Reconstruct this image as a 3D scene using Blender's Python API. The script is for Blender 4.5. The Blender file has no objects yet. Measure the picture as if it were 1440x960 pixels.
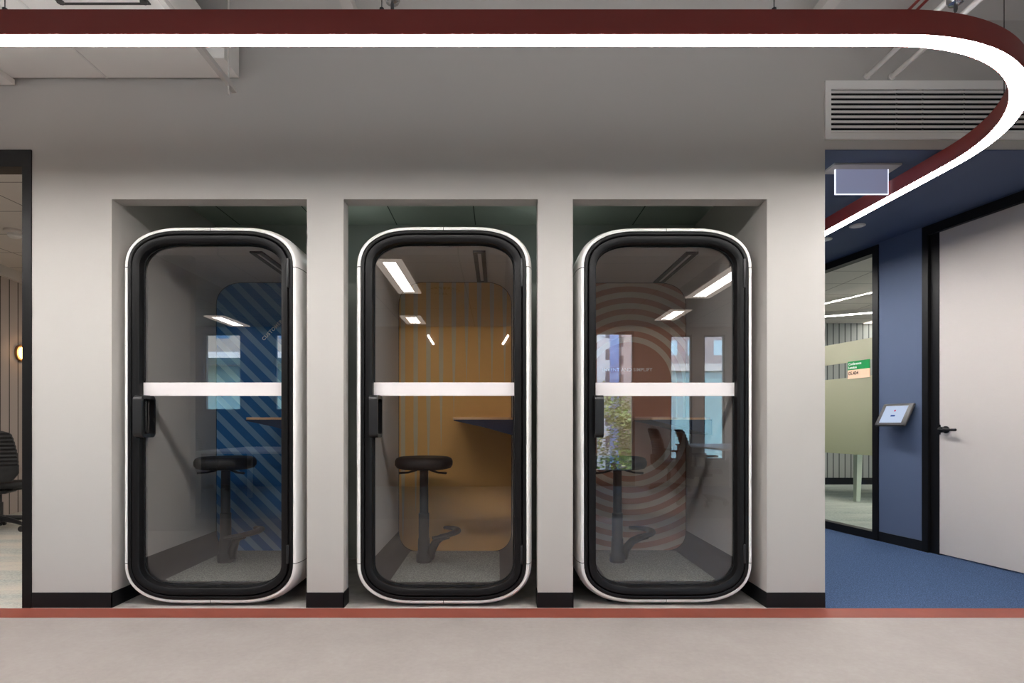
import bpy, bmesh, math, random
from mathutils import Vector, Matrix
random.seed(7)
PI = math.pi
sc = bpy.context.scene
C = sc.collection

# ------------------------------------------------------------------ materials
def lin(c):
    o = []
    for v in c[:3]:
        v = v / 255.0
        o.append(v / 12.92 if v <= 0.04045 else ((v + 0.055) / 1.055) ** 2.4)
    return (o[0], o[1], o[2], 1.0)

class NT:
    def __init__(self, name):
        self.m = bpy.data.materials.new(name)
        self.m.use_nodes = True
        self.t = self.m.node_tree
        self.t.nodes.clear()
        self.out = self.t.nodes.new('ShaderNodeOutputMaterial')
    def n(self, typ, **kw):
        x = self.t.nodes.new(typ)
        for k, v in kw.items():
            setattr(x, k, v)
        return x
    def l(self, a, b):
        self.t.links.new(a, b)
    def put(self, sock, v):
        if hasattr(v, 'is_linked') or isinstance(v, bpy.types.NodeSocket):
            self.l(v, sock)
        else:
            sock.default_value = v
    def math(self, op, a, b=0.0, c=None, clamp=False):
        x = self.n('ShaderNodeMath', operation=op)
        x.use_clamp = clamp
        self.put(x.inputs[0], a)
        self.put(x.inputs[1], b)
        if c is not None:
            self.put(x.inputs[2], c)
        return x.outputs[0]
    def mix(self, f, a, b):
        x = self.n('ShaderNodeMix', data_type='RGBA')
        self.put(x.inputs[0], f)
        self.put(x.inputs[6], a)
        self.put(x.inputs[7], b)
        return x.outputs[2]
    def obj_xyz(self):
        tc = self.n('ShaderNodeTexCoord')
        s = self.n('ShaderNodeSeparateXYZ')
        self.l(tc.outputs['Object'], s.inputs[0])
        return tc.outputs['Object'], s.outputs[0], s.outputs[1], s.outputs[2]
    def noise(self, vec, scale, detail=3.0, rough=0.5):
        x = self.n('ShaderNodeTexNoise')
        self.l(vec, x.inputs['Vector'])
        x.inputs['Scale'].default_value = scale
        x.inputs['Detail'].default_value = detail
        x.inputs['Roughness'].default_value = rough
        return x.outputs['Fac']
    def ramp(self, fac, stops):
        x = self.n('ShaderNodeValToRGB')
        self.l(fac, x.inputs[0])
        e = x.color_ramp.elements
        while len(e) < len(stops):
            e.new(0.5)
        for el, (p, c) in zip(e, stops):
            el.position = p
            el.color = c
        return x.outputs[0]
    def bump(self, h, strength, dist=0.002):
        b = self.n('ShaderNodeBump')
        self.l(h, b.inputs['Height'])
        b.inputs['Strength'].default_value = strength
        b.inputs['Distance'].default_value = dist
        return b.outputs[0]
    def pbr(self, col, rough=0.5, metal=0.0, normal=None, spec=0.5, emit=None, estr=0.0):
        p = self.n('ShaderNodeBsdfPrincipled')
        self.put(p.inputs['Base Color'], col)
        self.put(p.inputs['Roughness'], rough)
        p.inputs['Metallic'].default_value = metal
        p.inputs['Specular IOR Level'].default_value = spec
        if normal is not None:
            self.l(normal, p.inputs['Normal'])
        if emit is not None:
            p.inputs['Emission Color'].default_value = emit
            p.inputs['Emission Strength'].default_value = estr
        self.l(p.outputs[0], self.out.inputs[0])
        return p

def plain(name, col, rough=0.5, metal=0.0, var=0.06, scale=6.0, bump=0.0, bscale=200.0, spec=0.5):
    t = NT(name)
    v, x, y, z = t.obj_xyz()
    c = lin(col)
    f = t.noise(v, scale)
    a = tuple(min(1, k * (1 - var)) for k in c[:3]) + (1,)
    b = tuple(min(1, k * (1 + var)) for k in c[:3]) + (1,)
    nrm = t.bump(t.noise(v, bscale, 2.0), bump) if bump else None
    t.pbr(t.mix(f, a, b), rough, metal, nrm, spec)
    return t.m

def emit(name, col, strength):
    t = NT(name)
    v, x, y, z = t.obj_xyz()
    e = t.n('ShaderNodeEmission')
    f = t.noise(v, 2.0)
    c = lin(col)
    t.l(t.mix(f, c, tuple(k * 0.97 for k in c[:3]) + (1,)), e.inputs[0])
    e.inputs[1].default_value = strength
    t.l(e.outputs[0], t.out.inputs[0])
    return t.m

def glass(name, tint, ior, dirt=0.0):
    t = NT(name)
    tr = t.n('ShaderNodeBsdfTransparent')
    tr.inputs[0].default_value = tint
    gl = t.n('ShaderNodeBsdfGlossy')
    gl.inputs['Roughness'].default_value = 0.0
    gl.inputs['Color'].default_value = (1, 1, 1, 1)
    lw = t.n('ShaderNodeLayerWeight')
    r0 = ((ior - 1) / (ior + 1)) ** 2
    fr = t.math('MULTIPLY_ADD', t.math('POWER', lw.outputs['Facing'], 5.0), 1 - r0, r0)
    mx = t.n('ShaderNodeMixShader')
    t.l(fr, mx.inputs[0])
    t.l(tr.outputs[0], mx.inputs[1])
    t.l(gl.outputs[0], mx.inputs[2])
    t.l(mx.outputs[0], t.out.inputs[0])
    return t.m

M = {}
M['wall'] = plain('painted_wall_grey', (181, 177, 173), 0.75, var=0.015, scale=1.5, bump=0.05, bscale=300)
M['alcove_green'] = plain('alcove_dark_green', (160, 166, 160), 0.8, var=0.04, scale=2)
M['white_paint'] = plain('white_paint', (205, 200, 195), 0.6, var=0.02, scale=2)
M['duct'] = plain('duct_white', (240, 236, 231), 0.6, var=0.02)
M['slab'] = plain('ceiling_slab', (196, 194, 191), 0.8, var=0.06, scale=3)
M['black_metal'] = plain('black_powder_coat', (17, 16, 17), 0.4, var=0.1, scale=9, spec=0.22)
M['black_skirt'] = plain('black_skirting', (13, 13, 16), 0.5, var=0.1, scale=5, spec=0.3)
M['shell'] = None
M['blue_wall'] = plain('blue_wall', (74, 87, 113), 0.7, var=0.02, scale=2)
M['blue_ceiling'] = plain('blue_ceiling', (70, 83, 110), 0.75, var=0.02, scale=2)
M['door_leaf'] = plain('door_leaf_warm_grey', (186, 179, 175), 0.6, var=0.015, scale=2)
M['red'] = plain('oxblood_red', (128, 40, 36), 0.42, var=0.05, scale=4)
M['red_strip'] = plain('brick_red_strip', (126, 62, 49), 0.55, var=0.12, scale=9, bump=0.05)
M['steel'] = plain('brushed_steel', (170, 168, 165), 0.35, 0.9, var=0.05)
M['led'] = emit('led_diffuser', (255, 252, 249), 104.0)
M['uplight_fill'] = emit('uplight_fill_glow', (250, 252, 255), 25.0)  # added upward glow on the light band, unseen from below
M['seat'] = plain('black_upholstery', (26, 26, 28), 0.7, var=0.2, scale=40, bump=0.2, bscale=400)
M['black_plastic'] = plain('black_plastic', (24, 24, 26), 0.42, var=0.1, scale=10)
M['dark_grey'] = plain('graphite', (52, 50, 50), 0.45, var=0.1, scale=10)
M['liner'] = plain('pod_wall_felt', (181, 177, 173), 0.9, var=0.03, scale=60, bump=0.1, bscale=500)
M['liner_top'] = plain('pod_ceiling_felt', (196, 194, 190), 0.9, var=0.03, scale=60, bump=0.1, bscale=500)
M['liner_low'] = plain('pod_lower_liner', (50, 46, 47), 0.6, var=0.06, scale=30)
M['wood'] = plain('oak_edge', (196, 158, 120), 0.5, var=0.1, scale=20)
M['navy'] = plain('navy_laminate', (15, 32, 56), 0.45, var=0.08, scale=8)
M['white_vinyl'] = plain('white_vinyl', (226, 219, 219), 0.6, var=0.01, scale=3)
M['vent'] = plain('vent_white', (236, 233, 230), 0.5, var=0.02)
M['dark_void'] = plain('duct_void', (14, 14, 16), 0.9, var=0.1)
M['white_table'] = plain('white_laminate', (224, 224, 222), 0.4, var=0.01)
M['leg_paint'] = plain('pale_green_steel', (196, 206, 186), 0.45, var=0.02)
M['letter_white'] = plain('letter_white', (235, 235, 230), 0.6, var=0.01)
M['letter_dark'] = plain('letter_dark', (70, 40, 38), 0.6, var=0.01)
M['letter_pale'] = plain('letter_pale', (244, 242, 238), 0.7, var=0.02)
M['sign_green'] = plain('sign_green', (0, 135, 66), 0.5, var=0.02)
M['sign_peach'] = plain('sign_peach', (240, 200, 168), 0.5, var=0.02)
M['chrome'] = plain('chrome', (200, 200, 200), 0.2, 1.0, var=0.03)
M['troffer'] = emit('troffer_diffuser', (255, 248, 240), 22.0)
M['reflector_glow'] = emit('troffer_reflector_glow', (255, 238, 224), 1.7)  # frame glow stands in for lamp light falling on the reflector
M['meeting_fill'] = emit('meeting_fill_glow', (255, 248, 240), 13.0)  # glow of the fill panels added in the meeting room
M['tube'] = emit('tube_lamp', (255, 250, 240), 60.0)
M['sconce'] = emit('sconce_glow', (255, 200, 140), 14.0)
M['opp_wall'] = plain('opposite_wall', (120, 116, 112), 0.8, var=0.03)
M['opp_navy'] = plain('opposite_navy', (58, 66, 92), 0.7, var=0.05)
M['curtain'] = plain('terracotta_column', (112, 86, 74), 0.8, var=0.05)
M['bark'] = plain('bark', (80, 62, 48), 0.9, var=0.2, scale=12, bump=0.4, bscale=30)
M['pipe'] = plain('white_pipe', (232, 229, 225), 0.5, var=0.04)
M['win_frame'] = plain('window_frame_grey', (70, 66, 66), 0.5, var=0.05)
M['podglass'] = glass('tinted_pod_glass', (0.77, 0.77, 0.77, 1), 2.15)
M['clear'] = glass('clear_partition_glass', (0.90, 0.93, 0.91, 1), 1.5)

def shell_mat():
    t = NT('pod_shell_white')
    v, x, y, z = t.obj_xyz()
    a = t.math('LESS_THAN', t.math('ABSOLUTE', t.math('SUBTRACT', z, 1.98)), 0.0022)
    b = t.math('LESS_THAN', t.math('ABSOLUTE', t.math('SUBTRACT', z, 0.25)), 0.0018)
    c = t.math('LESS_THAN', t.math('ABSOLUTE', x), 0.0015)
    s = t.math('MAXIMUM', t.math('MAXIMUM', a, b), c)
    t.pbr(t.mix(s, lin((248, 245, 242)), lin((40, 38, 36))), 0.32)
    return t.m
M['shell'] = shell_mat()

def floor_mat():
    t = NT('vinyl_concrete_floor')
    v, x, y, z = t.obj_xyz()
    f = t.noise(v, 5.0, 8.0, 0.65)
    g = t.noise(v, 38.0, 4.0, 0.6)
    h = t.math('ADD', t.math('MULTIPLY', f, 0.65), t.math('MULTIPLY', g, 0.35))
    col = t.ramp(h, [(0.3, lin((140, 132, 128))), (0.5, lin((149, 141, 137))), (0.72, lin((158, 151, 147)))])
    t.pbr(col, t.math('MULTIPLY_ADD', f, 0.2, 0.38), 0, None, 0.35)
    return t.m
M['floor'] = floor_mat()

def alc_floor_mat():
    t = NT('alcove_concrete')
    v, x, y, z = t.obj_xyz()
    f = t.noise(v, 7.0, 6.0, 0.6)
    col = t.ramp(f, [(0.3, lin((128, 124, 120))), (0.7, lin((172, 168, 162)))])
    t.pbr(col, 0.4)
    return t.m
M['alc_floor'] = alc_floor_mat()

def carpet(name, c1, c2, c3, scale=160, big=None, rough=0.95):
    t = NT(name)
    v, x, y, z = t.obj_xyz()
    f = t.noise(v, scale, 4.0, 0.7)
    col = t.ramp(f, [(0.36, lin(c1)), (0.5, lin(c2)), (0.64, lin(c3))])
    if big:
        mp = t.n('ShaderNodeMapping')
        mp.inputs['Scale'].default_value = (0.5, 2.2, 1)
        t.l(v, mp.inputs[0])
        b = t.noise(mp.outputs[0], 2.0, 6.0, 0.6)
        col = t.mix(t.math('MULTIPLY_ADD', b, 2.4, -0.75, True), col, lin(big))
    t.pbr(col, rough, 0, t.bump(f, 0.5, 0.004), 0.1)
    return t.m
M['blue_carpet'] = carpet('blue_carpet', (34, 48, 72), (53, 71, 100), (82, 102, 132), 150)
M['pod_carpet'] = carpet('pod_grey_carpet', (96, 96, 92), (132, 132, 127), (166, 166, 160), 120)
M['office_carpet'] = carpet('office_carpet', (128, 138, 138), (156, 162, 160), (180, 184, 180), 60, big=(196, 186, 172))
M['dark_carpet'] = carpet('dark_office_carpet', (104, 105, 107), (128, 129, 131), (150, 151, 153), 60)
M['conf_carpet'] = carpet('conference_carpet', (132, 142, 136), (158, 168, 160), (180, 188, 180), 40, big=(196, 200, 190))

def groove_mat(name, col, dark, axis, period, w):
    t = NT(name)
    v, x, y, z = t.obj_xyz()
    c = {'x': x, 'y': y}[axis]
    m = t.math('FRACT', t.math('DIVIDE', t.math('ADD', c, 100.0), period))
    s = t.math('LESS_THAN', m, w / period)
    t.pbr(t.mix(s, lin(col), lin(dark)), 0.75)
    return t.m
M['groove_left'] = groove_mat('grooved_panel_warm', (176, 164, 156), (70, 62, 58), 'y', 0.16, 0.018)
M['groove_conf'] = groove_mat('grooved_panel_grey', (160, 163, 160), (84, 88, 88), 'x', 0.105, 0.02)

def tile_mat(name, col, line, px, py, w=0.012):
    t = NT(name)
    v, x, y, z = t.obj_xyz()
    a = t.math('LESS_THAN', t.math('FRACT', t.math('DIVIDE', t.math('ADD', x, 100.0), px)), w / px)
    b = t.math('LESS_THAN', t.math('FRACT', t.math('DIVIDE', t.math('ADD', y, 100.0), py)), w / py)
    f = t.noise(v, 8.0)
    base = t.mix(f, lin(col), tuple(k * 0.96 for k in lin(col)[:3]) + (1,))
    t.pbr(t.mix(t.math('MAXIMUM', a, b), base, lin(line)), 0.85)
    return t.m
M['tile'] = tile_mat('ceiling_tiles', (214, 208, 202), (120, 116, 112), 1.2, 0.6)
M['tile_green'] = tile_mat('alcove_ceiling_tiles', (182, 194, 184), (80, 90, 84), 0.62, 5.0, 0.008)

# pod back panels (object space: x across, z up, origin on the pod base)
def panel_blue():
    t = NT('blue_diagonal_panel')
    v, x, y, z = t.obj_xyz()
    d = t.math('MULTIPLY', t.math('ADD', x, z), 0.7071)
    m = t.math('FRACT', t.math('DIVIDE', t.math('ADD', d, 10.0), 0.098))
    s = t.math('LESS_THAN', m, 0.44)
    f = t.noise(v, 3.0)
    base = t.mix(f, lin((26, 92, 152)), lin((34, 104, 164)))
    t.pbr(t.mix(t.math('MULTIPLY', s, 0.55), base, lin((142, 178, 204))), 0.85)
    return t.m
def panel_ochre():
    t = NT('ochre_spike_panel')
    v, x, y, z = t.obj_xyz()
    u = t.math('DIVIDE', t.math('ADD', x, 10.0 - 0.02), 0.0945)
    dist = t.math('MULTIPLY', t.math('ABSOLUTE', t.math('SUBTRACT', t.math('FRACT', u), 0.5)), 0.0945)
    # spikes end higher up the further right they are
    k = t.math('FLOOR', u)
    zend = t.math('MULTIPLY_ADD', t.math('SUBTRACT', k, 101.0), 0.24, 0.15)
    zend = t.math('MINIMUM', zend, 1.34)
    wid = t.math('MULTIPLY', t.math('DIVIDE', t.math('SUBTRACT', z, zend), 0.62), 0.0165)
    wid = t.math('MINIMUM', t.math('MAXIMUM', wid, 0.0), 0.0165)
    s = t.math('LESS_THAN', dist, wid)
    f = t.noise(v, 3.0)
    base = t.mix(f, lin((238, 186, 112)), lin((232, 178, 104)))
    t.pbr(t.mix(t.math('MULTIPLY', s, 0.8), base, lin((202, 196, 168))), 0.85)
    return t.m
def panel_terra():
    t = NT('terracotta_ring_panel')
    v, x, y, z = t.obj_xyz()
    zc = t.math('MINIMUM', t.math('MAXIMUM', z, 1.03), 1.365)
    dz = t.math('SUBTRACT', z, zc)
    r = t.math('SQRT', t.math('ADD', t.math('MULTIPLY', x, x), t.math('MULTIPLY', dz, dz)))
    q = t.math('DIVIDE', t.math('SUBTRACT', r, 0.312), 0.0835)
    s = t.math('MULTIPLY', t.math('LESS_THAN', t.math('FRACT', t.math('ADD', q, 10.0)), 0.5), t.math('GREATER_THAN', q, 0.0))
    f = t.noise(v, 3.0)
    base = t.mix(f, lin((184, 136, 116)), lin((174, 128, 109)))
    t.pbr(t.mix(s, base, lin((206, 190, 172))), 0.85)
    return t.m
M['panel_blue'] = panel_blue()
M['panel_ochre'] = panel_ochre()
M['panel_terra'] = panel_terra()

def film_mat():
    t = NT('frosted_film')
    v, x, y, z = t.obj_xyz()
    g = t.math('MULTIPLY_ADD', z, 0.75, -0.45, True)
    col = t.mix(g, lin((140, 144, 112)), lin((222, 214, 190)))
    d = t.n('ShaderNodeBsdfDiffuse'); t.l(col, d.inputs[0])
    tr = t.n('ShaderNodeBsdfTranslucent'); t.l(col, tr.inputs[0])
    tp = t.n('ShaderNodeBsdfTransparent')
    m1 = t.n('ShaderNodeMixShader'); m1.inputs[0].default_value = 0.55
    t.l(d.outputs[0], m1.inputs[1]); t.l(tr.outputs[0], m1.inputs[2])
    m2 = t.n('ShaderNodeMixShader'); m2.inputs[0].default_value = 0.94
    t.l(tp.outputs[0], m2.inputs[1]); t.l(m1.outputs[0], m2.inputs[2])
    t.l(m2.outputs[0], t.out.inputs[0])
    return t.m
M['film'] = film_mat()

def exit_panel_mat():
    t = NT('edge_lit_acrylic')
    v, x, y, z = t.obj_xyz()
    f = t.noise(v, 3.0)
    p = t.pbr(t.mix(f, lin((172, 176, 204)), lin((180, 184, 210))), 0.3, emit=lin((160, 168, 205)), estr=0.32)
    return t.m
M['acrylic'] = exit_panel_mat()
M['acrylic_edge'] = emit('acrylic_lit_edge', (235, 240, 255), 1.6)

def screen_mat():
    t = NT('tablet_screen')
    v, x, y, z = t.obj_xyz()
    f = t.noise(v, 4.0)
    e = t.n('ShaderNodeEmission')
    t.l(t.mix(f, lin((196, 212, 240)), lin((204, 218, 242))), e.inputs[0])
    e.inputs[1].default_value = 0.9
    t.l(e.outputs[0], t.out.inputs[0])
    return t.m
M['screen'] = screen_mat()
M['ui_blue'] = emit('ui_blue', (50, 80, 160), 0.8)
M['ui_red'] = emit('ui_red', (215, 70, 110), 0.8)

def facade_mat(name, wall, glassc, px, pz, fx, fz):
    t = NT(name)
    v, x, y, z = t.obj_xyz()
    a = t.math('LESS_THAN', t.math('FRACT', t.math('DIVIDE', t.math('ADD', x, 200.0), px)), fx)
    b = t.math('LESS_THAN', t.math('FRACT', t.math('DIVIDE', t.math('ADD', z, 200.0), pz)), fz)
    s = t.math('MULTIPLY', a, b)
    f = t.noise(v, 0.6, 4.0)
    w = t.mix(f, lin(wall), tuple(k * 0.75 for k in lin(wall)[:3]) + (1,))
    g = t.mix(f, lin(glassc), tuple(k * 0.6 for k in lin(glassc)[:3]) + (1,))
    t.pbr(t.mix(s, w, g), 0.5)
    return t.m
M['fac_white'] = facade_mat('facade_white_balconies', (222, 222, 226), (84, 84, 96), 2.6, 1.5, 0.55, 0.5)
M['fac_blue'] = facade_mat('facade_blue_glass', (172, 196, 240), (150, 178, 232), 3.2, 3.4, 0.9, 0.85)
M['fac_brown'] = facade_mat('facade_brown', (186, 166, 160), (98, 84, 84), 1.1, 1.3, 0.45, 0.55)
M['fac_grid'] = facade_mat('facade_grid', (150, 138, 138), (190, 222, 234), 1.7, 1.6, 0.6, 0.6)
M['fac_stone'] = facade_mat('facade_stone', (142, 132, 120), (64, 100, 134), 1.3, 1.9, 0.45, 0.55)
M['fac_teal'] = facade_mat('facade_teal', (120, 150, 158), (140, 180, 184), 3.0, 4.0, 0.9, 0.9)

def leaf_mat():
    t = NT('tree_leaves')
    v, x, y, z = t.obj_xyz()
    f = t.noise(v, 4.0, 4.0)
    t.pbr(t.ramp(f, [(0.35, lin((84, 104, 48))), (0.5, lin((142, 162, 76))), (0.65, lin((205, 210, 130)))]), 0.6)
    return t.m
M['leaves'] = leaf_mat()

# ------------------------------------------------------------------ mesh helpers
class MB:
    def __init__(self):
        self.bm = bmesh.new()
    def box(self, x0, x1, y0, y1, z0, z1, mtx=None):
        vs = [self.bm.verts.new(mtx @ Vector(p) if mtx else p) for p in
              [(x0, y0, z0), (x1, y0, z0), (x1, y1, z0), (x0, y1, z0), (x0, y0, z1), (x1, y0, z1), (x1, y1, z1), (x0, y1, z1)]]
        for f in [(3, 2, 1, 0), (4, 5, 6, 7), (0, 1, 5, 4), (1, 2, 6, 5), (2, 3, 7, 6), (3, 0, 4, 7)]:
            self.bm.faces.new([vs[i] for i in f])
        return self
    def rbox(self, x0, x1, y0, y1, z0, z1, r, seg=3, mtx=None):
        b = bmesh.new()
        bmesh.ops.create_cube(b, size=1.0)
        for v in b.verts:
            v.co = Vector(((x0 + x1) / 2 + v.co.x * (x1 - x0), (y0 + y1) / 2 + v.co.y * (y1 - y0), (z0 + z1) / 2 + v.co.z * (z1 - z0)))
        bmesh.ops.bevel(b, geom=list(b.edges), offset=r, segments=seg, profile=0.5, affect='EDGES')
        self.add(b, mtx)
        return self
    def add(self, b, mtx=None):
        mp = {}
        for v in b.verts:
            mp[v] = self.bm.verts.new(mtx @ v.co if mtx else v.co)
        for f in b.faces:
            try:
                self.bm.faces.new([mp[v] for v in f.verts])
            except ValueError:
                pass
        b.free()
    def loft(self, rings, closed=True, cap0=False, cap1=False):
        R = [[self.bm.verts.new(p) for p in r] for r in rings]
        n = len(R[0])
        for a, b in zip(R[:-1], R[1:]):
            for i in range(n if closed else n - 1):
                j = (i + 1) % n
                self.bm.faces.new([a[i], a[j], b[j], b[i]])
        if cap0:
            self.bm.faces.new(list(reversed(R[0])))
        if cap1:
            self.bm.faces.new(R[-1])
        return self
    def tube(self, pts, rad, seg=12, sx=1.0, up=(0, 0, 1), caps=True):
        pts = [Vector(p) for p in pts]
        rads = rad if isinstance(rad, (list, tuple)) else [rad] * len(pts)
        rings = []
        pu = Vector(up)
        for i, p in enumerate(pts):
            t = (pts[min(i + 1, len(pts) - 1)] - pts[max(i - 1, 0)]).normalized()
            s = t.cross(pu)
            if s.length < 1e-4:
                s = t.cross(Vector((1, 0, 0)))
                if s.length < 1e-4:
                    s = t.cross(Vector((0, 1, 0)))
            s.normalize()
            u = s.cross(t).normalized()
            rings.append([p + s * (rads[i] * sx * math.cos(a)) + u * (rads[i] * math.sin(a)) for a in [2 * PI * k / seg for k in range(seg)]])
        return self.loft(rings, True, caps, caps)
    def lathe(self, prof, seg=32, c=(0, 0, 0), sx=1.0, sy=1.0, mtx=None):
        rings = []
        for r, z in prof:
            ring = []
            for k in range(seg):
                a = 2 * PI * k / seg
                p = Vector((c[0] + r * sx * math.cos(a), c[1] + r * sy * math.sin(a), c[2] + z))
                ring.append(mtx @ p if mtx else p)
            rings.append(ring)
        return self.loft(rings, True, True, True)
    def prism(self, poly, a, b, axis='y'):
        def P(u, v, w):
            return {'y': (u, w, v), 'x': (w, u, v), 'z': (u, v, w)}[axis]
        return self.loft([[P(u, v, a) for u, v in poly], [P(u, v, b) for u, v in poly]], True, True, True)
    def build(self, name, mat, parent=None, smooth=False, angle=35, loc=None, rot=None):
        bmesh.ops.remove_doubles(self.bm, verts=self.bm.verts, dist=1e-6)
        bmesh.ops.recalc_face_normals(self.bm, faces=self.bm.faces)
        me = bpy.data.meshes.new(name)
        self.bm.to_mesh(me)
        self.bm.free()
        for mm in (mat if isinstance(mat, (list, tuple)) else [mat]):
            me.materials.append(mm)
        if smooth:
            me.shade_smooth()
            me.set_sharp_from_angle(angle=math.radians(angle))
        o = bpy.data.objects.new(name, me)
        C.objects.link(o)
        if parent is not None:
            o.parent = parent
        if loc is not None:
            o.location = loc
        if rot is not None:
            o.rotation_euler = rot
        return o

def tag(o, label, cat, group=None):
    o['label'] = label
    o['category'] = cat
    if group:
        o['group'] = group
    return o

def thing(name, label, cat, loc=(0, 0, 0), rotz=0.0, group=None):
    o = bpy.data.objects.new(name, None)
    o.empty_display_size = 0.1
    C.objects.link(o)
    o.location = loc
    o.rotation_euler = (0, 0, rotz)
    return tag(o, label, cat, group)

def struct(o, label=None):
    o['kind'] = 'structure'
    if label:
        o['label'] = label
    return o

def dup(root, loc, rotz, label, group=None):
    r = root.copy(); C.objects.link(r)
    r.location = loc; r.rotation_euler = (0, 0, rotz)
    r['label'] = label
    if group:
        r['group'] = group
    for ch in list(root.children):
        c = ch.copy(); C.objects.link(c); c.parent = r
        for g in list(ch.children):
            d = g.copy(); C.objects.link(d); d.parent = c
    return r

def text_mesh(name, body, size, mat, parent, mtx, align='LEFT', extrude=0.0004, spacing=1.0):
    cu = bpy.data.curves.new('tmp_text', 'FONT')
    cu.body = body
    cu.size = size
    cu.extrude = extrude
    cu.offset = size * 0.018
    cu.align_x = align
    cu.space_character = spacing
    to = bpy.data.objects.new('tmp_text', cu)
    C.objects.link(to)
    dg = bpy.context.evaluated_depsgraph_get()
    me = bpy.data.meshes.new_from_object(to.evaluated_get(dg))
    bpy.data.objects.remove(to)
    me.name = name
    me.transform(mtx)
    me.materials.clear()
    me.materials.append(mat)
    o = bpy.data.objects.new(name, me)
    C.objects.link(o)
    if parent is not None:
        o.parent = parent
    return o

# ------------------------------------------------------------------ camera
cam = bpy.data.cameras.new('camera')
cam.sensor_width = 36.0
cam.lens = 816.0 / 1440.0 * 36.0
cam.shift_x = 20.0 / 1440.0
cam.shift_y = 117.0 / 1440.0
cam.clip_start = 0.05
cam.clip_end = 300
co = bpy.data.objects.new('camera', cam)
co.location = (0, 0, 1.06)
co.rotation_euler = (PI / 2, 0, 0)
C.objects.link(co)
sc.camera = co

# ------------------------------------------------------------------ setting: hall
WY = 3.359          # face of the grey wall
WT = 0.105          # its thickness
XL, XR = -2.696, 1.894
NICHE = [(-2.235, -1.105), (-0.893, 0.2315), (0.4343, 1.558)]
NT_Z = 2.365
CEIL = 3.4

m = MB()
m.box(-7.0, XL, WY, WY + WT, 2.649, CEIL)
m.box(XL, XR, WY, WY + WT, NT_Z, CEIL)
m.box(XR, 7.0, WY, WY + WT, 2.653, CEIL)
for a, b in [(XL, NICHE[0][0]), (NICHE[0][1], NICHE[1][0]), (NICHE[1][1], NICHE[2][0]), (NICHE[2][1], XR)]:
    m.box(a, b, WY, WY + WT, 0, NT_Z)
struct(m.build('wall_front', M['wall']), 'grey painted wall with three openings for the phone pods')

struct(MB().box(-2.34, -2.235, WY + WT, 4.68, 0, 2.66).build('wall_left', M['wall']), 'grey side wall of the alcove, left')
struct(MB().box(1.558, XR, WY + WT, 4.68, 0, 2.66).build('wall_right', M['wall']), 'grey side wall of the alcove, right')
struct(MB().box(-2.34, XR, 4.58, 4.68, 0, 2.66).build('wall_back', M['alcove_green']), 'dark green back wall of the alcove')
struct(MB().box(-2.34, XR, WY + WT, 4.68, 2.637, 2.70).build('ceiling_alcove', M['tile_green']), 'dark green tiled ceiling of the alcove')
struct(MB().box(-7, 7, 0.3, 3.186, -0.08, 0).build('floor', M['floor']), 'mottled beige concrete look vinyl floor')
struct(MB().box(-7, 7, -3.3, 0.3, -0.08, 0).build('floor_office', M['dark_carpet']))
struct(MB().box(-7, 7, 3.186, WY - 0.008, -0.08, 0.0005).build('trim_1', M['red_strip']), 'brick red inlay strip along the wall')
struct(MB().box(XL, XR, WY - 0.008, WY, -0.08, 0.0008).build('trim_2', M['white_paint']), 'thin pale edge trim between red strip and wall')
struct(MB().box(-2.34, XR, WY, 4.68, -0.08, 0).build('floor_alcove', M['alc_floor']), 'grey concrete floor under the pods')
struct(MB().box(-7, 7, 0.97, WY + WT, CEIL, CEIL + 0.1).build('ceiling', M['slab']), 'exposed concrete ceiling slab')

bb = MB()
for a, b in [(XL, NICHE[0][0]), (NICHE[0][1], NICHE[1][0]), (NICHE[1][1], NICHE[2][0]), (NICHE[2][1], XR)]:
    bb.box(a + 0.0005, b + (0.004 if b != XR else 0), WY - 0.004, WY + 0.001, 0.001, 0.09)
bb.box(-2.236, -2.231, WY - 0.004, 4.58, 0.001, 0.09)
bb.box(1.554, 1.559, WY - 0.004, 4.58, 0.001, 0.09)
for a, b in [(NICHE[0][1], NICHE[1][0]), (NICHE[1][1], NICHE[2][0])]:
    bb.box(a - 0.004, a + 0.001, WY - 0.004, WY + WT, 0.001, 0.09)
    bb.box(b - 0.001, b + 0.004, WY - 0.004, WY + WT, 0.001, 0.09)
struct(bb.build('baseboard_front', M['black_skirt']), 'black skirting along the grey wall')

# hall ends
struct(MB().box(-7.1, -7.0, -3.3, 9.1, -0.08, CEIL).build('wall_hall_left', M['wall']))
struct(MB().box(7.0, 7.1, -3.3, WY + WT, -0.08, CEIL).build('wall_hall_right', M['wall']))

# ------------------------------------------------------------------ left room
fr = MB()
fr.box(-2.749, XL - 0.001, WY - 0.006, WY + 0.10, 0.001, 2.649)
fr.box(-6.9, -2.749, WY - 0.006, WY + 0.10, 2.551, 2.649)
struct(fr.build('trim_3', M['black_metal']), 'black metal frame around the left room opening')
struct(MB().box(-7, -2.45, WY - 0.008, 9.1, -0.08, 0).build('floor_left_room', M['office_carpet']), 'grey blue patterned office carpet')
struct(MB().box(-7, -2.34, WY + WT, 9.1, 2.9, 3.0).build('ceiling_left_room', M['tile']), 'white tiled ceiling of the left room')
struct(MB().box(-2.45, -2.34, WY + WT, 9.1, -0.08, 2.9).build('wall_left_room_right', M['wall']))
struct(MB().box(-7, -2.45, 9.0, 9.1, -0.08, 2.9).build('wall_left_room_back', M['groove_conf']))
pw = Matrix.Translation((-5.75, 6.7, 0)) @ Matrix.Rotation(math.radians(10), 4, 'Z')
o = MB().box(-0.12, 0, -2.6, 2.3, 0, 2.78).build('wall_left_room_left', M['groove_left'])
o.matrix_world = pw
struct(o, 'warm grey panelled wall with vertical grooves in the left room')
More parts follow.
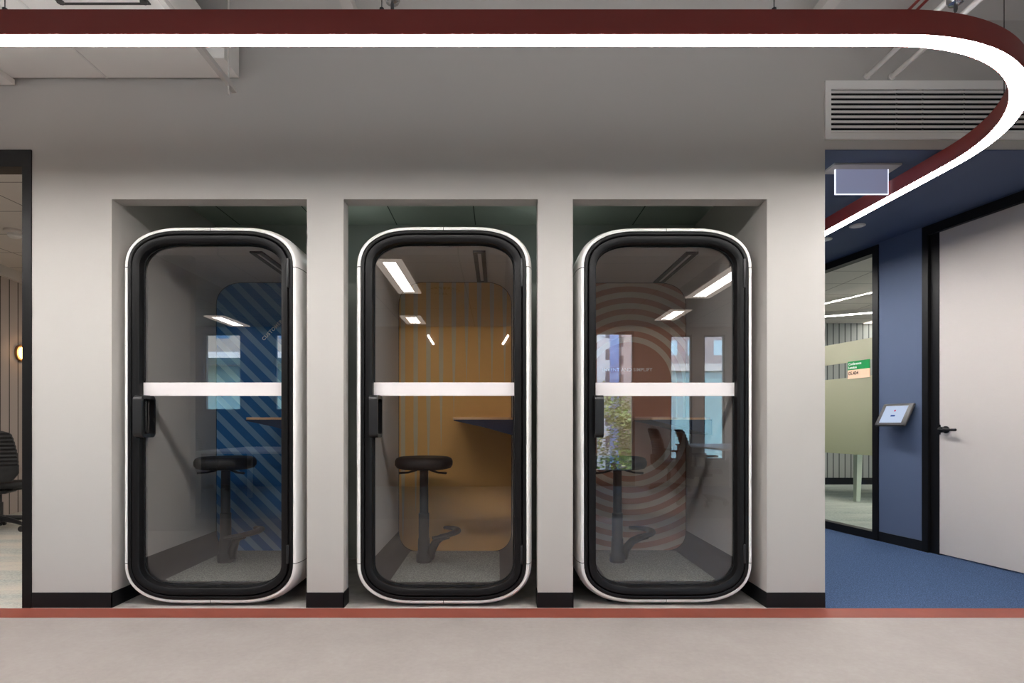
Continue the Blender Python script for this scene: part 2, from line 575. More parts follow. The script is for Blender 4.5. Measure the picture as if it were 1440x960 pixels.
o = MB().box(-0.14, 0.05, -2.6, 2.3, 2.78, 2.9).build('trim_4', M['white_paint'])
o.matrix_world = pw
struct(o, 'white cornice above the panelled wall')

t = thing('wall_sconce', 'round glowing brass wall light on the panelled wall at far left', 'wall light')
t.matrix_world = pw @ Matrix.Translation((0, 0.36, 1.93))
rx = Matrix.Rotation(PI / 2, 4, 'Y')
M['brass'] = plain('brass', (190, 140, 90), 0.35, 0.8)
MB().lathe([(0.10, 0.0), (0.105, 0.02), (0.10, 0.03), (0.075, 0.032)], 32, mtx=rx).build('backplate', M['brass'], t, True)
MB().lathe([(0.07, 0.03), (0.075, 0.05), (0.06, 0.085), (0.03, 0.10), (0.005, 0.104)], 32, mtx=rx).build('globe', M['sconce'], t, True)

t = thing('smoke_detector', 'white smoke detector on the ceiling of the left room', 'smoke detector', (-4.58, 5.50, 2.90))
MB().lathe([(0.085, 0.0), (0.085, -0.02), (0.07, -0.03)], 28).build('base', M['white_paint'], t, True)
MB().lathe([(0.055, -0.03), (0.055, -0.055), (0.04, -0.07), (0.01, -0.074)], 28).build('sensor_head', M['white_table'], t, True)

def troffer(loc, w, l, label, cat='ceiling light', group=None, strength=None):
    t = thing('ceiling_light', label, cat, loc, 0, group)
    f = MB()
    e = 0.075
    f.box(-w/2 - e, w/2 + e, -l/2 - e, -l/2, -0.012, 0.0)
    f.box(-w/2 - e, w/2 + e, l/2, l/2 + e, -0.012, 0.0)
    f.box(-w/2 - e, -w/2, -l/2, l/2, -0.012, 0.0)
    f.box(w/2, w/2 + e, -l/2, l/2, -0.012, 0.0)
    f.build('frame', M['reflector_glow'], t)  # glows by itself instead of being lit by the diffuser
    MB().box(-w/2, w/2, -l/2, l/2, -0.006, -0.001).build('diffuser', strength or M['troffer'], t)
    return t
troffer((-3.2, 5.2, 2.9), 0.3, 1.2, 'added unseen fill light in the left room behind the black frame')  # panel added out of view to brighten the left room

troffer((-3.5, 7.6, 2.9), 0.3, 1.2, 'added unseen fill light at the back of the left room behind the black frame')  # added fill panel, unseen, for the rear of the room
troffer((-6.1, 4.4, 2.9), 0.3, 1.2, 'added unseen fill light of the left room beyond the left photo edge')  # another added fill panel, out of view to the left
# ------------------------------------------------------------------ office chair
def make_chair(label, loc, rotz, group=None):
    t = thing('office_chair', label, 'chair', loc, rotz, group)   # faces +x
    b = MB()
    for k in range(5):
        a = 2 * PI * k / 5 + 0.3
        b.tube([(0.03 * math.cos(a), 0.03 * math.sin(a), 0.115), (0.2 * math.cos(a), 0.2 * math.sin(a), 0.10), (0.32 * math.cos(a), 0.32 * math.sin(a), 0.075)], [0.03, 0.024, 0.018], 10)
    b.lathe([(0.045, 0.08), (0.05, 0.1), (0.05, 0.13), (0.035, 0.15)], 20)
    base = b.build('base', M['black_plastic'], t, True)
    for k in range(5):
        a = 2 * PI * k / 5 + 0.3
        c = MB()
        for s in (-1, 1):
            mt = Matrix.Translation((0.32 * math.cos(a), 0.32 * math.sin(a), 0.031)) @ Matrix.Rotation(a + 0.5, 4, 'Z') @ Matrix.Translation((0, s * 0.018, 0)) @ Matrix.Rotation(PI / 2, 4, 'X')
            c.lathe([(0.024, -0.011), (0.03, -0.008), (0.03, 0.008), (0.024, 0.011)], 18, mtx=mt)
        c.tube([(0.32 * math.cos(a), 0.32 * math.sin(a), 0.035), (0.32 * math.cos(a), 0.32 * math.sin(a), 0.08)], 0.009, 8)
        c.build('caster', M['black_plastic'], base, True)
    MB().lathe([(0.028, 0.14), (0.028, 0.28), (0.018, 0.282), (0.018, 0.40)], 20).build('gas_column', M['dark_grey'], t, True)
    MB().rbox(-0.12, 0.14, -0.1, 0.1, 0.37, 0.42, 0.02).build('tilt_mechanism', M['black_plastic'], t, True)
    # seat: lofted cushion
    rings = []
    for zz, sc_ in [(0.425, 0.86), (0.435, 0.97), (0.455, 1.0), (0.475, 0.99), (0.487, 0.93), (0.49, 0.8)]:
        ring = []
        for k in range(40):
            a = 2 * PI * k / 40
            ca, sa = math.cos(a), math.sin(a)
            x = 0.235 * sc_ * math.copysign(abs(ca) ** 0.6, ca)
            y = 0.245 * sc_ * math.copysign(abs(sa) ** 0.6, sa)
            zd = -0.03 * max(0, (x - 0.14) / 0.1) ** 2
            ring.append((x + 0.03, y, zz + zd))
        rings.append(ring)
    MB().loft(rings, True, True, True).build('seat', M['seat'], t, True, 60)
    # back: curved shell with ribs
    bk = MB()
    nz, ny = 26, 14
    def bp(i, j, off):
        v = i / nz
        z = 0.50 + 0.5 * v
        w = 0.215 * (1 - 0.16 * v ** 3) * (1 - 0.25 * max(0, 0.15 - v) / 0.15)
        if v > 0.9:
            w *= math.sqrt(max(0.0, 1 - ((v - 0.9) / 0.1) ** 2)) * 0.35 + 0.65
        u = -1 + 2 * j / ny
        x = -0.21 - 0.10 * v ** 1.3 + 0.035 * math.sin(v * PI) * 0.8 + 0.05 * u * u
        rib = 0.007 * (1 if (i % 2 == 0) else -1) if 0.3 < v < 0.95 else 0
        return (x + off + rib, w * u, z)
    front = [[bk.bm.verts.new(bp(i, j, 0.0)) for j in range(ny + 1)] for i in range(nz + 1)]
    back = [[bk.bm.verts.new(bp(i, j, -0.028)) for j in range(ny + 1)] for i in range(nz + 1)]
    for G in (front, back):
        for i in range(nz):
            for j in range(ny):
                bk.bm.faces.new([G[i][j], G[i][j + 1], G[i + 1][j + 1], G[i + 1][j]])
    for i in range(nz):
        bk.bm.faces.new([front[i][0], front[i + 1][0], back[i + 1][0], back[i][0]])
        bk.bm.faces.new([front[i][ny], back[i][ny], back[i + 1][ny], front[i + 1][ny]])
    for j in range(ny):
        bk.bm.faces.new([front[0][j], back[0][j], back[0][j + 1], front[0][j + 1]])
        bk.bm.faces.new([front[nz][j], front[nz][j + 1], back[nz][j + 1], back[nz][j]])
    bk.build('backrest', M['seat'], t, True, 40)
    MB().tube([(-0.08, 0, 0.39), (-0.2, 0, 0.40), (-0.265, 0, 0.47), (-0.27, 0, 0.6)], [0.03, 0.028, 0.024, 0.02], 12, 1.8, up=(0, 1, 0)).build('back_support', M['black_plastic'], t, True)
    for s in (-1, 1):
        am = MB()
        am.tube([(0.0, s * 0.12, 0.41), (0.0, s * 0.26, 0.43), (0.0, s * 0.285, 0.5), (0.0, s * 0.285, 0.64)], [0.02, 0.02, 0.018, 0.016], 10)
        am.rbox(-0.10, 0.15, s * 0.285 - 0.04, s * 0.285 + 0.04, 0.64, 0.67, 0.012)
        am.build('armrest', M['black_plastic'], t, True)
    return t
chair0 = make_chair('black ribbed-back office chair on carpet in the left room, cut by the photo edge', (-5.02, 5.85, 0), math.radians(110))

# ------------------------------------------------------------------ phone pods
def prof(hw, z0, z1, d, axt, azt, axb, azb, n=2.4, N=14, arch=0.0):
    hw -= d; z0 += d; z1 -= d
    pts = []
    def corner(cx, cz, ax, az, sx, sz, rev):
        q = []
        for k in range(N + 1):
            a = (PI / 2) * k / N
            q.append((cx + sx * ax * math.cos(a) ** (2 / n), cz + sz * az * max(0.0, math.sin(a)) ** (2 / n)))
        return q[::-1] if rev else q
    at, zt, ab, zb = [max(0.03, q - d) for q in (axt, azt, axb, azb)]
    pts += corner(hw - at, z1 - zt, at, zt, 1, 1, False)
    pts += corner(-hw + at, z1 - zt, at, zt, -1, 1, True)
    pts += corner(-hw + ab, z0 + zb, ab, zb, -1, -1, False)
    pts += corner(hw - ab, z0 + zb, ab, zb, 1, -1, True)
    return pts
def SP(d):
    return prof(0.5, 0.02, 2.21, d, 0.335, 0.235, 0.335, 0.235, 2.4)
def IP(d=0.0):
    return prof(0.42, 0.12, 2.12, d, 0.20, 0.17, 0.14, 0.15, 2.2)
def ring(pf, y):
    return [(x, y, z) for x, z in pf]

def rrect(u0, u1, v0, v1, r, N=8):
    q = []
    for cx, cy, a0 in [(u1 - r, v1 - r, 0), (u0 + r, v1 - r, 90), (u0 + r, v0 + r, 180), (u1 - r, v0 + r, 270)]:
        for k in range(N + 1):
            a = math.radians(a0 + 90 * k / N)
            q.append((cx + r * math.cos(a), cy + r * math.sin(a)))
    return q

def make_pod(label, loc, panel, lettering=None):
    t = thing('phone_pod', label, 'phone booth', loc)
    # outer shell
    MB().loft([ring(SP(d), y) for y, d in [(1.0, 0.06), (0.985, 0.02), (0.95, -0.012), (0.88, -0.02), (0.12, -0.02), (0.07, -0.018), (0.035, -0.0125), (0.012, -0.004), (0.002, 0.001), (0.0, 0.004), (0.0, 0.0155), (0.003, 0.0175), (0.03, 0.0175)]],
              True, True, False).build('shell', M['shell'], t, True, 40)
    MB().loft([ring(SP(d), y) for y, d in [(0.05, 0.0178), (0.0, 0.018), (-0.003, 0.021), (-0.003, 0.036), (0.0, 0.0395), (0.03, 0.040), (0.05, 0.040)]]).build('door_surround', M['black_metal'], t, True, 50)
    MB().loft([ring(SP(d), y) for y, d in [(0.03, 0.036), (0.03, 0.060)]]).build('gasket', M['dark_void'], t)
    # door leaf
    door = MB().loft([ring(SP(d), y) for y, d in [(0.06, 0.0445), (-0.002, 0.0445), (-0.007, 0.048), (-0.007, 0.060), (-0.003, 0.081), (0.0, 0.0848), (0.012, 0.0865), (0.06, 0.0865), (0.06, 0.0445)]]).build('door', M['black_metal'], t, True, 40)
    MB().loft([ring(SP(d), y) for y, d in [(0.042, 0.084), (0.042, 0.094), (0.047, 0.094)]]).build('glass_seal', M['dark_void'], door)
    g = MB()
    g.bm.faces.new([g.bm.verts.new(p) for p in ring(SP(0.0855), 0.043)])
    g.build('glass_pane', M['podglass'], door)
    MB().box(-0.4145, 0.4145, 0.0385, 0.0415, 1.2306, 1.309).build('visibility_strip', M['white_vinyl'], door)
    def handle(y0, y1, name):
        out = rrect(y0, y1, 0.985, 1.232, 0.03)
        inn = rrect(y0 + 0.016, y1 - 0.016, 1.005, 1.212, 0.02)
        h = MB()
        xs = (-0.424, -0.374)
        rings = []
        for x, q in [(xs[0], inn), (xs[0], out), (xs[1], out), (xs[1], inn), (xs[0], inn)]:
            rings.append([(x, a, b) for a, b in q])
        h.loft(rings)
        return h.build(name, M['black_plastic'], door, True, 40)
    handle(-0.045, 0.095, 'handle')
    for za, zb in [(1.86, 2.03), (0.25, 0.36)]:
        MB().rbox(0.447, 0.462, -0.012, 0.02, za, zb, 0.004).build('hinge', M['black_plastic'], door, True)
    # interior liner, split where the photo shows seams
    pf = IP()
    N = len(pf)
    def strip(idx, name, mat, y0=0.075, y1=0.945):
        s = MB()
        pts = [pf[i % N] for i in idx]
        s.loft([[(x, y0, z) for x, z in pts], [(x, y1, z) for x, z in pts]], False)
        s.build(name, mat, t, True, 50)
    n1 = 15   # points per corner: 0-14 top right, 15-29 top left, 30-44 bottom left, 45-59 bottom right
    # insert skirt break at z = 0.265
    strip(range(7, 23), 'ceiling_lining', M['liner_top'])
    strip(range(22, 31), 'side_lining', M['liner'])
    strip(list(range(59, 60)) + list(range(60, 68)), 'side_lining', M['liner'])
    strip(range(30, 60), 'floor_lining', M['liner_low'])
    # back panel
    b = MB()
    b.loft([ring(IP(0.02), 0.95), ring(IP(0.004), 0.945), ring(IP(0.0), 0.935)], True, True, False)
    # front face of the back panel
    bp = MB()
    bp.bm.faces.new([bp.bm.verts.new(p) for p in ring(IP(0.003), 0.938)])
    bp.bm.faces.new([bp.bm.verts.new(p) for p in ring(IP(0.003), 0.948)][::-1])
    back = bp.build('back_panel', panel, t)
    b.build('panel_seam', M['dark_void'], t)
    if lettering:
        body, size, mtx, al, spc = lettering
        text_mesh('lettering', body, size, M['letter_pale'], back, mtx, al, 0.0006, spc)
    # carpet
    MB().prism(rrect(-0.355, 0.355, 0.09, 0.92, 0.09), 0.118, 0.127, 'z').build('floor_mat', M['pod_carpet'], t)
    # ceiling light slot
    fr_ = MB()
    fr_.box(0.165, 0.192, 0.15, 0.90, 2.108, 2.119)
    fr_.box(0.214, 0.241, 0.15, 0.90, 2.108, 2.119)
    fr_.box(0.192, 0.214, 0.15, 0.18, 2.108, 2.119)
    fr_.box(0.192, 0.214, 0.87, 0.90, 2.108, 2.119)
    s = fr_.build('ceiling_slot', M['black_metal'], t)
    MB().box(0.192, 0.214, 0.18, 0.87, 2.112, 2.119).build('light_strip', M['white_paint'], s)
    # desk fixed to the right wall
    top = rrect(0.02, 0.418, 0.40, 0.93, 0.05)
    d = MB().prism(top, 1.094, 1.108, 'z').build('desk_shelf', M['wood'], t)
    dk = MB()
    poly = [(0.028, 1.0938), (0.03, 1.086), (0.22, 1.045), (0.41, 0.992), (0.418, 0.992), (0.418, 1.0938)]
    dk.prism(poly, 0.405, 0.925, 'y')
    dk.build('desk_body', M['navy'], d)
    # feet
    for x in (-0.3, 0.3):
        for y in (0.12, 0.85):
            MB().lathe([(0.03, 0.0), (0.03, 0.015), (0.02, 0.03)], 16, (x, y, 0)).build('foot', M['black_plastic'], t)
    return t

mt1 = Matrix.Translation((-0.065, 0.9372, 1.685)) @ Matrix.Rotation(math.radians(-45), 4, 'Y') @ Matrix.Rotation(PI / 2, 4, 'X')
mt3 = Matrix.Translation((-0.02, 0.9372, 1.46)) @ Matrix.Rotation(PI / 2, 4, 'X')
PODS = [(-1.679, 3.388), (-0.3166, 3.378), (0.988, 3.40)]
make_pod('white rimmed phone pod with dark glass door and blue diagonal-striped back panel', (PODS[0][0], PODS[0][1], 0), M['panel_blue'], ('CUSTOMER', 0.036, mt1, 'LEFT', 1.12))
make_pod('white rimmed phone pod with dark glass door and ochre yellow back panel', (PODS[1][0], PODS[1][1], 0), M['panel_ochre'])
make_pod('white rimmed phone pod with dark glass door and terracotta back panel of concentric rings', (PODS[2][0], PODS[2][1], 0), M['panel_terra'], ('INVENT AND SIMPLIFY', 0.034, mt3, 'CENTER', 1.1))

# stools inside
def make_stool(label, loc, group):
    t = thing('bar_stool', label, 'stool', loc, 0, group)
    MB().lathe([(0.0, 0.632), (0.15, 0.632), (0.182, 0.64), (0.195, 0.66), (0.196, 0.685), (0.186, 0.705), (0.165, 0.715), (0.08, 0.712), (0.0, 0.710)][1:], 48).build('seat', M['seat'], t, True, 60)
    c = MB()
    c.lathe([(0.036, 0.0), (0.036, 0.33), (0.030, 0.335), (0.029, 0.62), (0.06, 0.632)], 28)
    c.build('column', M['black_plastic'], t, True)
    for s in (-1, 1):
        l = MB()
        l.tube([(s * 0.05, -0.02, 0.626), (s * 0.10, -0.05, 0.612), (s * 0.155, -0.08, 0.61)], [0.008, 0.007, 0.008], 8, 2.0)
        l.build('lever', M['black_plastic'], t, True)
    b = MB()
    b.lathe([(0.048, 0.0), (0.051, 0.006), (0.051, 0.05), (0.041, 0.065), (0.0375, 0.16)], 28, sx=1.05, sy=1.0)
    b.build('base', M['black_plastic'], t, True)
    f = MB()
    pts = []
    for k in range(25):
        a = math.radians(-68 + 124 * k / 24)
        pts.append((0.225 * math.cos(a), 0.225 * math.sin(a), 0.20 + 0.012 * math.sin(k / 24 * PI)))
    rad = [0.02 - 0.008 * abs(k - 12) / 12 for k in range(25)]
    f.tube(pts, rad, 14, 1.5)
    f.tube([(0.035, 0.0, 0.03), (0.055, -0.01, 0.09), (0.09, -0.05, 0.15), (0.13, -0.10, 0.185), (0.175, -0.12, 0.20)], [0.034, 0.03, 0.026, 0.023, 0.022], 14)
    f.build('footrest', M['black_plastic'], t, True, 60)
    return t
st = make_stool('black round-seat bar stool inside the blue-striped phone pod', (-1.855, 3.955, 0.127), 'bar stools in the phone pods')
dup(st, (-0.503, 3.955, 0.127), 0, 'black round-seat bar stool inside the ochre yellow phone pod')
dup(st, (0.815, 3.955, 0.127), 0, 'black round-seat bar stool inside the terracotta ring phone pod')

# ------------------------------------------------------------------ LED ring pendant
LZ0, LZ1 = 2.54, 2.634
cy = 2.237
pathp = []
x = -6.6
while x < 1.55:
    pathp.append((x, cy)); x += 0.4
ccx, ccy, R = 1.55, 3.274, 1.037
for k in range(41):
    a = math.radians(-90 + 92.5 * k / 40)
    pathp.append((ccx + R * math.cos(a), ccy + R * math.sin(a)))
dx, dy = -math.sin(math.radians(2.5)), math.cos(math.radians(2.5))
bx, by = pathp[-1]
for k in range(1, 9):
    pathp.append((bx + dx * 0.5 * k, by + dy * 0.5 * k))
def sweep(sec, ymax=99.0):
    rings = []
    n = len(pathp)
    for i, (px, py) in enumerate(pathp):
        if py > ymax:
            break
        a = Vector(pathp[max(i - 1, 0)]); b = Vector(pathp[min(i + 1, n - 1)])
        tt = (b - a).normalized()
        nn = Vector((tt.y, -tt.x))     # outward (towards the camera on the straight run)
        rings.append([(px + nn.x * u, py + nn.y * u, z) for u, z in sec])
    return rings
t = thing('pendant_light', 'long oxblood red suspended light band curving round above the pods with a glowing white underside', 'pendant light', (0, cy, LZ0))
t_off = Matrix.Translation((0, -cy, -LZ0))
hw_ = 0.0375
sec = [(-hw_, LZ0), (-hw_, LZ1), (hw_, LZ1), (hw_, LZ0), (hw_ - 0.003, LZ0), (hw_ - 0.003, LZ0 + 0.006), (-hw_ + 0.003, LZ0 + 0.006), (-hw_ + 0.003, LZ0)]
o = MB().loft(sweep(sec), True, True, True).build('housing', M['red'], t)
o.data.transform(t_off)
o.data.shade_smooth(); o.data.set_sharp_from_angle(angle=math.radians(35))
w2 = hw_ - 0.0032
o = MB().loft(sweep([(-w2, LZ0 + 0.005), (w2, LZ0 + 0.005), (w2, LZ0 + 0.0005), (-w2, LZ0 + 0.0005)]), True, True, True).build('diffuser', M['led'], t)
o.data.transform(t_off)
w3 = hw_ - 0.012
o = MB().loft(sweep([(-w3, LZ1 + 0.0005), (-w3, LZ1 + 0.002), (w3, LZ1 + 0.002), (w3, LZ1 + 0.0005)], 2.6), True, True, True).build('added_uplight', M['uplight_fill'], t)  # glowing top strip added to lift the ceiling and upper wall
o.data.transform(t_off)
for hx, hy in [(-3.4, cy), (-1.9, cy), (-0.447, cy), (1.065, cy), (ccx + R * 0.92, ccy - R * 0.39)]:
    h = MB()
    h.tube([(hx, hy, LZ1), (hx, hy, LZ1 + 0.03)], 0.009, 10)
    h.tube([(hx, hy, LZ1 + 0.03), (hx, hy, CEIL)], 0.002, 6)
    o = h.build('suspension_cable', M['black_metal'], t)
    o.data.transform(t_off)

# ------------------------------------------------------------------ ceiling services
t = thing('air_duct', 'white boxed air duct under the ceiling at upper left', 'duct', (-3.4, 2.9, 3.05))
MB().box(-2.5, 1.81, -0.75, 0.43, 0, 0.24).build('duct_body', M['duct'], t)
for a in (-1.0, 0.3, 1.15):
    MB().box(a, a + 0.012, -0.75, 0.43, -0.004, 0.0).build('seam_strip', M['pipe'], t)
MB().box(1.815, 1.915, 0.25, 0.43, 0.0, 0.24).build('end_flange', M['duct'], t)
MB().box(-0.5, 0.62, 0.33, 0.44, -0.035, -0.0045).build('lower_flange', M['duct'], t)
h = MB()
for (a, b, c, d) in [(1.33, 1.76, -0.165, -0.155), (1.33, 1.76, -0.60, -0.59), (1.33, 1.34, -0.59, -0.165), (1.75, 1.76, -0.59, -0.165)]:
    h.box(a, b, c, d, -0.006, -0.0005)
for a in (1.35, 1.74):
    h.lathe([(0.016, -0.0061), (0.016, -0.014)], 12, (a, -0.18, 0))
h.build('access_hatch', M['dark_grey'], t)

t = thing('hanger_bracket', 'thin white hanger strut with a short rod below the duct end', 'bracket', (-1.462, 2.6, 2.9))
b = MB()
b.box(-0.013, 0.013, -0.3, 0.62, 0.0, 0.006)
b.box(-0.013, -0.009, -0.3, 0.62, 0.006, 0.026)
b.box(0.009, 0.013, -0.3, 0.62, 0.006, 0.026)
b.build('strut', M['white_paint'], t)
MB().tube([(0, 0.55, -0.05), (0, 0.55, 0.5)], 0.005, 8).build('rod', M['white_paint'], t)
MB().tube([(0, -0.25, -0.02), (0, -0.25, 0.5)], 0.005, 8).build('rod', M['white_paint'], t)

p0 = None
for k, (px, lab) in enumerate([(2.13, 'white pipe entering the wall above the vent, left one of two'), (2.275, 'white pipe entering the wall above the vent, right one of two')]):
    p = MB()
    p.tube([(0, -1.8, 0), (0, 0.0, 0)], 0.0135, 14)
    p.tube([(0, -0.012, 0), (0, 0.0, 0)], 0.019, 14)
    o = p.build('ceiling_pipe', M['pipe'], None, True)
    o.location = (px, WY - 0.001, 3.068)
    tag(o, lab, 'pipe', 'pipes above the vent')
for xx in (2.24, 2.285):
    o = MB().tube([(xx, 1.2, 3.32), (xx, WY - 0.002, 3.32)], 0.008, 10).build('red_conduit', M['red'], None, True)
    tag(o, 'thin red ceiling conduit above the curved light band, ' + ('left' if xx < 2.26 else 'right') + ' one of two', 'conduit', 'red conduits')
o = MB().box(1.72, 1.79, 1.2, WY - 0.002, 3.27, 3.33).build('cable_tray', M['white_paint']); tag(o, 'pale cable tray under the ceiling right of centre', 'cable tray')
o = MB().box(-0.83, -0.77, 1.2, WY - 0.002, 3.28, 3.34).build('cable_tray', M['white_paint']); tag(o, 'pale cable tray under the ceiling left of the sprinkler', 'cable tray')

def sprinkler(loc, label):
    t = thing('sprinkler_head', label, 'sprinkler', loc, 0, 'sprinklers')
    MB().tube([(0, 0, 0.03), (0, 0, CEIL - loc[2])], 0.012, 10).build('drop_pipe', M['pipe'], t)
    MB().lathe([(0.012, 0.0), (0.028, 0.006), (0.034, 0.02), (0.034, 0.04), (0.02, 0.05)], 20).build('body', M['chrome'], t, True)
    MB().lathe([(0.005, -0.03), (0.008, -0.02), (0.008, 0.0)], 10).build('bulb', M['black_plastic'], t)
sprinkler((-0.465, 2.56, 2.915), 'chrome sprinkler head above the light band over the middle pod')
sprinkler((2.02, 2.56, 2.91), 'chrome sprinkler head above the curve of the light band at right')

# vent
t = thing('air_vent', 'wide white slatted air vent in the grey wall above the blue corridor', 'vent', (1.89, WY, 2.707))
W, H = 1.75, 0.337
f = MB()
f.box(0, W, -0.014, 0, 0, 0.035); f.box(0, W, -0.014, 0, H - 0.05, H)
f.box(0, 0.032, -0.014, 0, 0.035, H - 0.05); f.box(W - 0.032, W, -0.014, 0, 0.035, H - 0.05)
f.build('frame', M['vent'], t)
MB().box(0.032, W - 0.032, -0.0022, -0.0005, 0.035, H - 0.05).build('dark_backing', M['dark_void'], t)
s = MB()
for k in range(9):
    z = 0.040 + k * 0.0287
    mt = Matrix.Translation((W / 2, -0.007, z + 0.004)) @ Matrix.Rotation(math.radians(-20), 4, 'X')
    s.box(-W / 2 + 0.033, W / 2 - 0.033, -0.0045, 0.003, -0.0063, 0.0063, mt)
s.build('louvre_slats', M['vent'], t)
for xx in (0.41, 0.56, 0.80, 1.2):
    MB().box(xx, xx + 0.008, -0.0085, -0.0025, 0.036, H - 0.051).build('mullion', M['dark_grey'], t)

# ------------------------------------------------------------------ blue corridor
P0 = Vector((3.572, 4.792, 0))
UA = math.atan2(0.9835, -0.1808)                 # direction of the oblique wall
AW = Matrix.Translation(P0) @ Matrix.Rotation(UA, 4, 'Z')   # local x = along s (away), local +y = towards the corridor
def aw(mb, name, mat, parent=None, **k):
    o = mb.build(name, mat, None, **k)
    o.matrix_world = AW
    return o
w = MB()
S_END = 4.6
w.box(0.0665, 0.513, -0.1, 0, 0, 2.72)
w.box(1.9, S_END, -0.1, 0, 0, 2.72)
w.box(0.513, 1.9, -0.1, 0, 2.705, 2.72)
w.box(-1.10, 0.0665, -0.1, 0, 2.707, 2.72)
w.box(-1.30, -1.10, -0.1, 0, 0, 2.72)
o = aw(w, 'wall_corridor', M['blue_wall']); struct(o, 'oblique blue corridor wall between glazing and door')
o = aw(MB().box(0.068, 0.512, 0, 0.006, 0.001, 0.088), 'baseboard_corridor', M['black_skirt']); struct(o, 'black skirting of the blue corridor wall')

cf = MB()
cf.prism([(XR, WY - 0.0078), (4.6, WY - 0.0078), (3.95, 3.6), (2.6, 9.9), (XR, 9.9)], -0.08, 0.001, 'z')
struct(cf.build('floor_corridor', M['blue_carpet']), 'blue speckled corridor carpet')
cc = MB()
cc.prism([(XR, WY + WT), (4.4, WY + WT), (3.85, 3.8), (2.75, 9.9), (XR, 9.9)], 2.72, 2.80, 'z')
struct(cc.build('ceiling_corridor', M['blue_ceiling']), 'dark blue corridor ceiling')
o = MB().box(XR + 0.001, 3.83, WY + 0.003, WY + WT + 0.003, 2.648, 2.6528).build('trim_5', M['blue_ceiling']); struct(o, 'blue underside of the bulkhead over the corridor')
struct(MB().box(XR - 0.1, XR, 4.68, 9.9, 0, 2.8).build('wall_corridor_left', M['blue_wall']))
struct(MB().box(XR - 0.1, 3.2, 9.9, 10.0, 0, 2.8).build('wall_corridor_end', M['blue_wall']))
struct(MB().box(3.86, 7.0, 3.47, 3.57, 0, 2.9).build('wall_conference_front', M['wall']))

# door
d = bpy.data.objects.new('door_1', None); C.objects.link(d); d.matrix_world = AW
struct(d, 'warm grey flush door in a black frame at the right edge')
f = MB()
f.box(0.012, 0.0665, -0.10, 0.012, 0.001, 2.707)
f.box(-0.066, 0.012, -0.10, -0.012, 0.001, 2.707)
f.box(-1.10, -1.04, -0.10, 0.012, 0.001, 2.707)
f.box(-1.04, 0.012, -0.10, 0.012, 2.63, 2.707)
f.build('door_frame', M['black_metal'], d)
leaf = MB().box(-1.036, -0.068, -0.06, -0.016, 0.012, 2.627).build('door_leaf', M['door_leaf'], d)
hd = MB()
ry = Matrix.Rotation(-PI / 2, 4, 'X')
hd.lathe([(0.030, 0.0), (0.030, 0.008), (0.024, 0.012)], 28, mtx=Matrix.Translation((-0.125, -0.016, 1.02)) @ ry)
hd.tube([(-0.125, -0.01, 1.02), (-0.125, 0.035, 1.02)], 0.010, 14)
hd.tube([(-0.105, 0.036, 1.02), (-0.25, 0.036, 1.02)], 0.0105, 14)
hd.lathe([(0.024, 0.0), (0.024, 0.02), (0.016, 0.024)], 24, mtx=Matrix.Translation((-0.125, 0.02, 1.02)) @ ry)
hd.build('handle', M['black_metal'], leaf, True)
MB().box(-0.078, -0.068, -0.02, -0.012, 0.98, 1.06).build('strike_plate', M['black_metal'], leaf)

# window
wn = bpy.data.objects.new('window_1', None); C.objects.link(wn); wn.matrix_world = AW
struct(wn, 'black framed corridor glazing with frosted bands into the meeting room')
f = MB()
f.box(0.513, 0.577, -0.08, 0.012, 0.001, 2.705)
f.box(1.84, 1.90, -0.08, 0.012, 0.001, 2.705)
f.box(0.577, 1.84, -0.08, 0.012, 0.001, 0.075)
f.box(0.577, 1.84, -0.08, 0.012, 2.638, 2.705)
f.build('window_frame', M['black_metal'], wn)
g = MB(); g.box(0.577, 1.84, -0.045, -0.035, 0.075, 2.638)
pane = MB()
pane.bm.faces.new([pane.bm.verts.new(p) for p in [(0.577, -0.04, 0.075), (1.84, -0.04, 0.075), (1.84, -0.04, 2.638), (0.577, -0.04, 2.638)]])
g.bm.free()
pn = pane.build('glass_pane', M['clear'], wn)
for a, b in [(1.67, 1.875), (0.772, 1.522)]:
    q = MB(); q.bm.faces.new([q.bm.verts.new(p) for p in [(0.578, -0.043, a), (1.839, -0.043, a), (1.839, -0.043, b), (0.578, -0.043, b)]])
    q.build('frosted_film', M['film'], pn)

# sign on the glass
t = thing('room_sign', 'small green and peach room sign reading Conference on the corridor glass', 'sign')
t.matrix_world = AW
def sgn(s, h, z):
    pass
MB().box(0.652, 0.915, -0.038, -0.030, 1.592, 1.676).build('green_plate', M['sign_green'], t)['label'] = 'green upper half of the sign'
MB().box(0.652, 0.915, -0.038, -0.030, 1.508, 1.592).build('peach_plate', M['sign_peach'], t)['label'] = 'peach lower half of the sign'
def sm(s, z):     # text readable from the corridor: local +y faces the corridor, text runs towards -s
    return Matrix.Translation((s, -0.0292, z)) @ Matrix.Rotation(PI, 4, 'Z') @ Matrix.Rotation(PI / 2, 4, 'X')
text_mesh('lettering', 'Conference', 0.033, M['letter_white'], t, sm(0.905, 1.640))
text_mesh('lettering', 'London', 0.033, M['letter_white'], t, sm(0.905, 1.605))
text_mesh('lettering', '05.404', 0.045, M['letter_dark'], t, sm(0.905, 1.545))

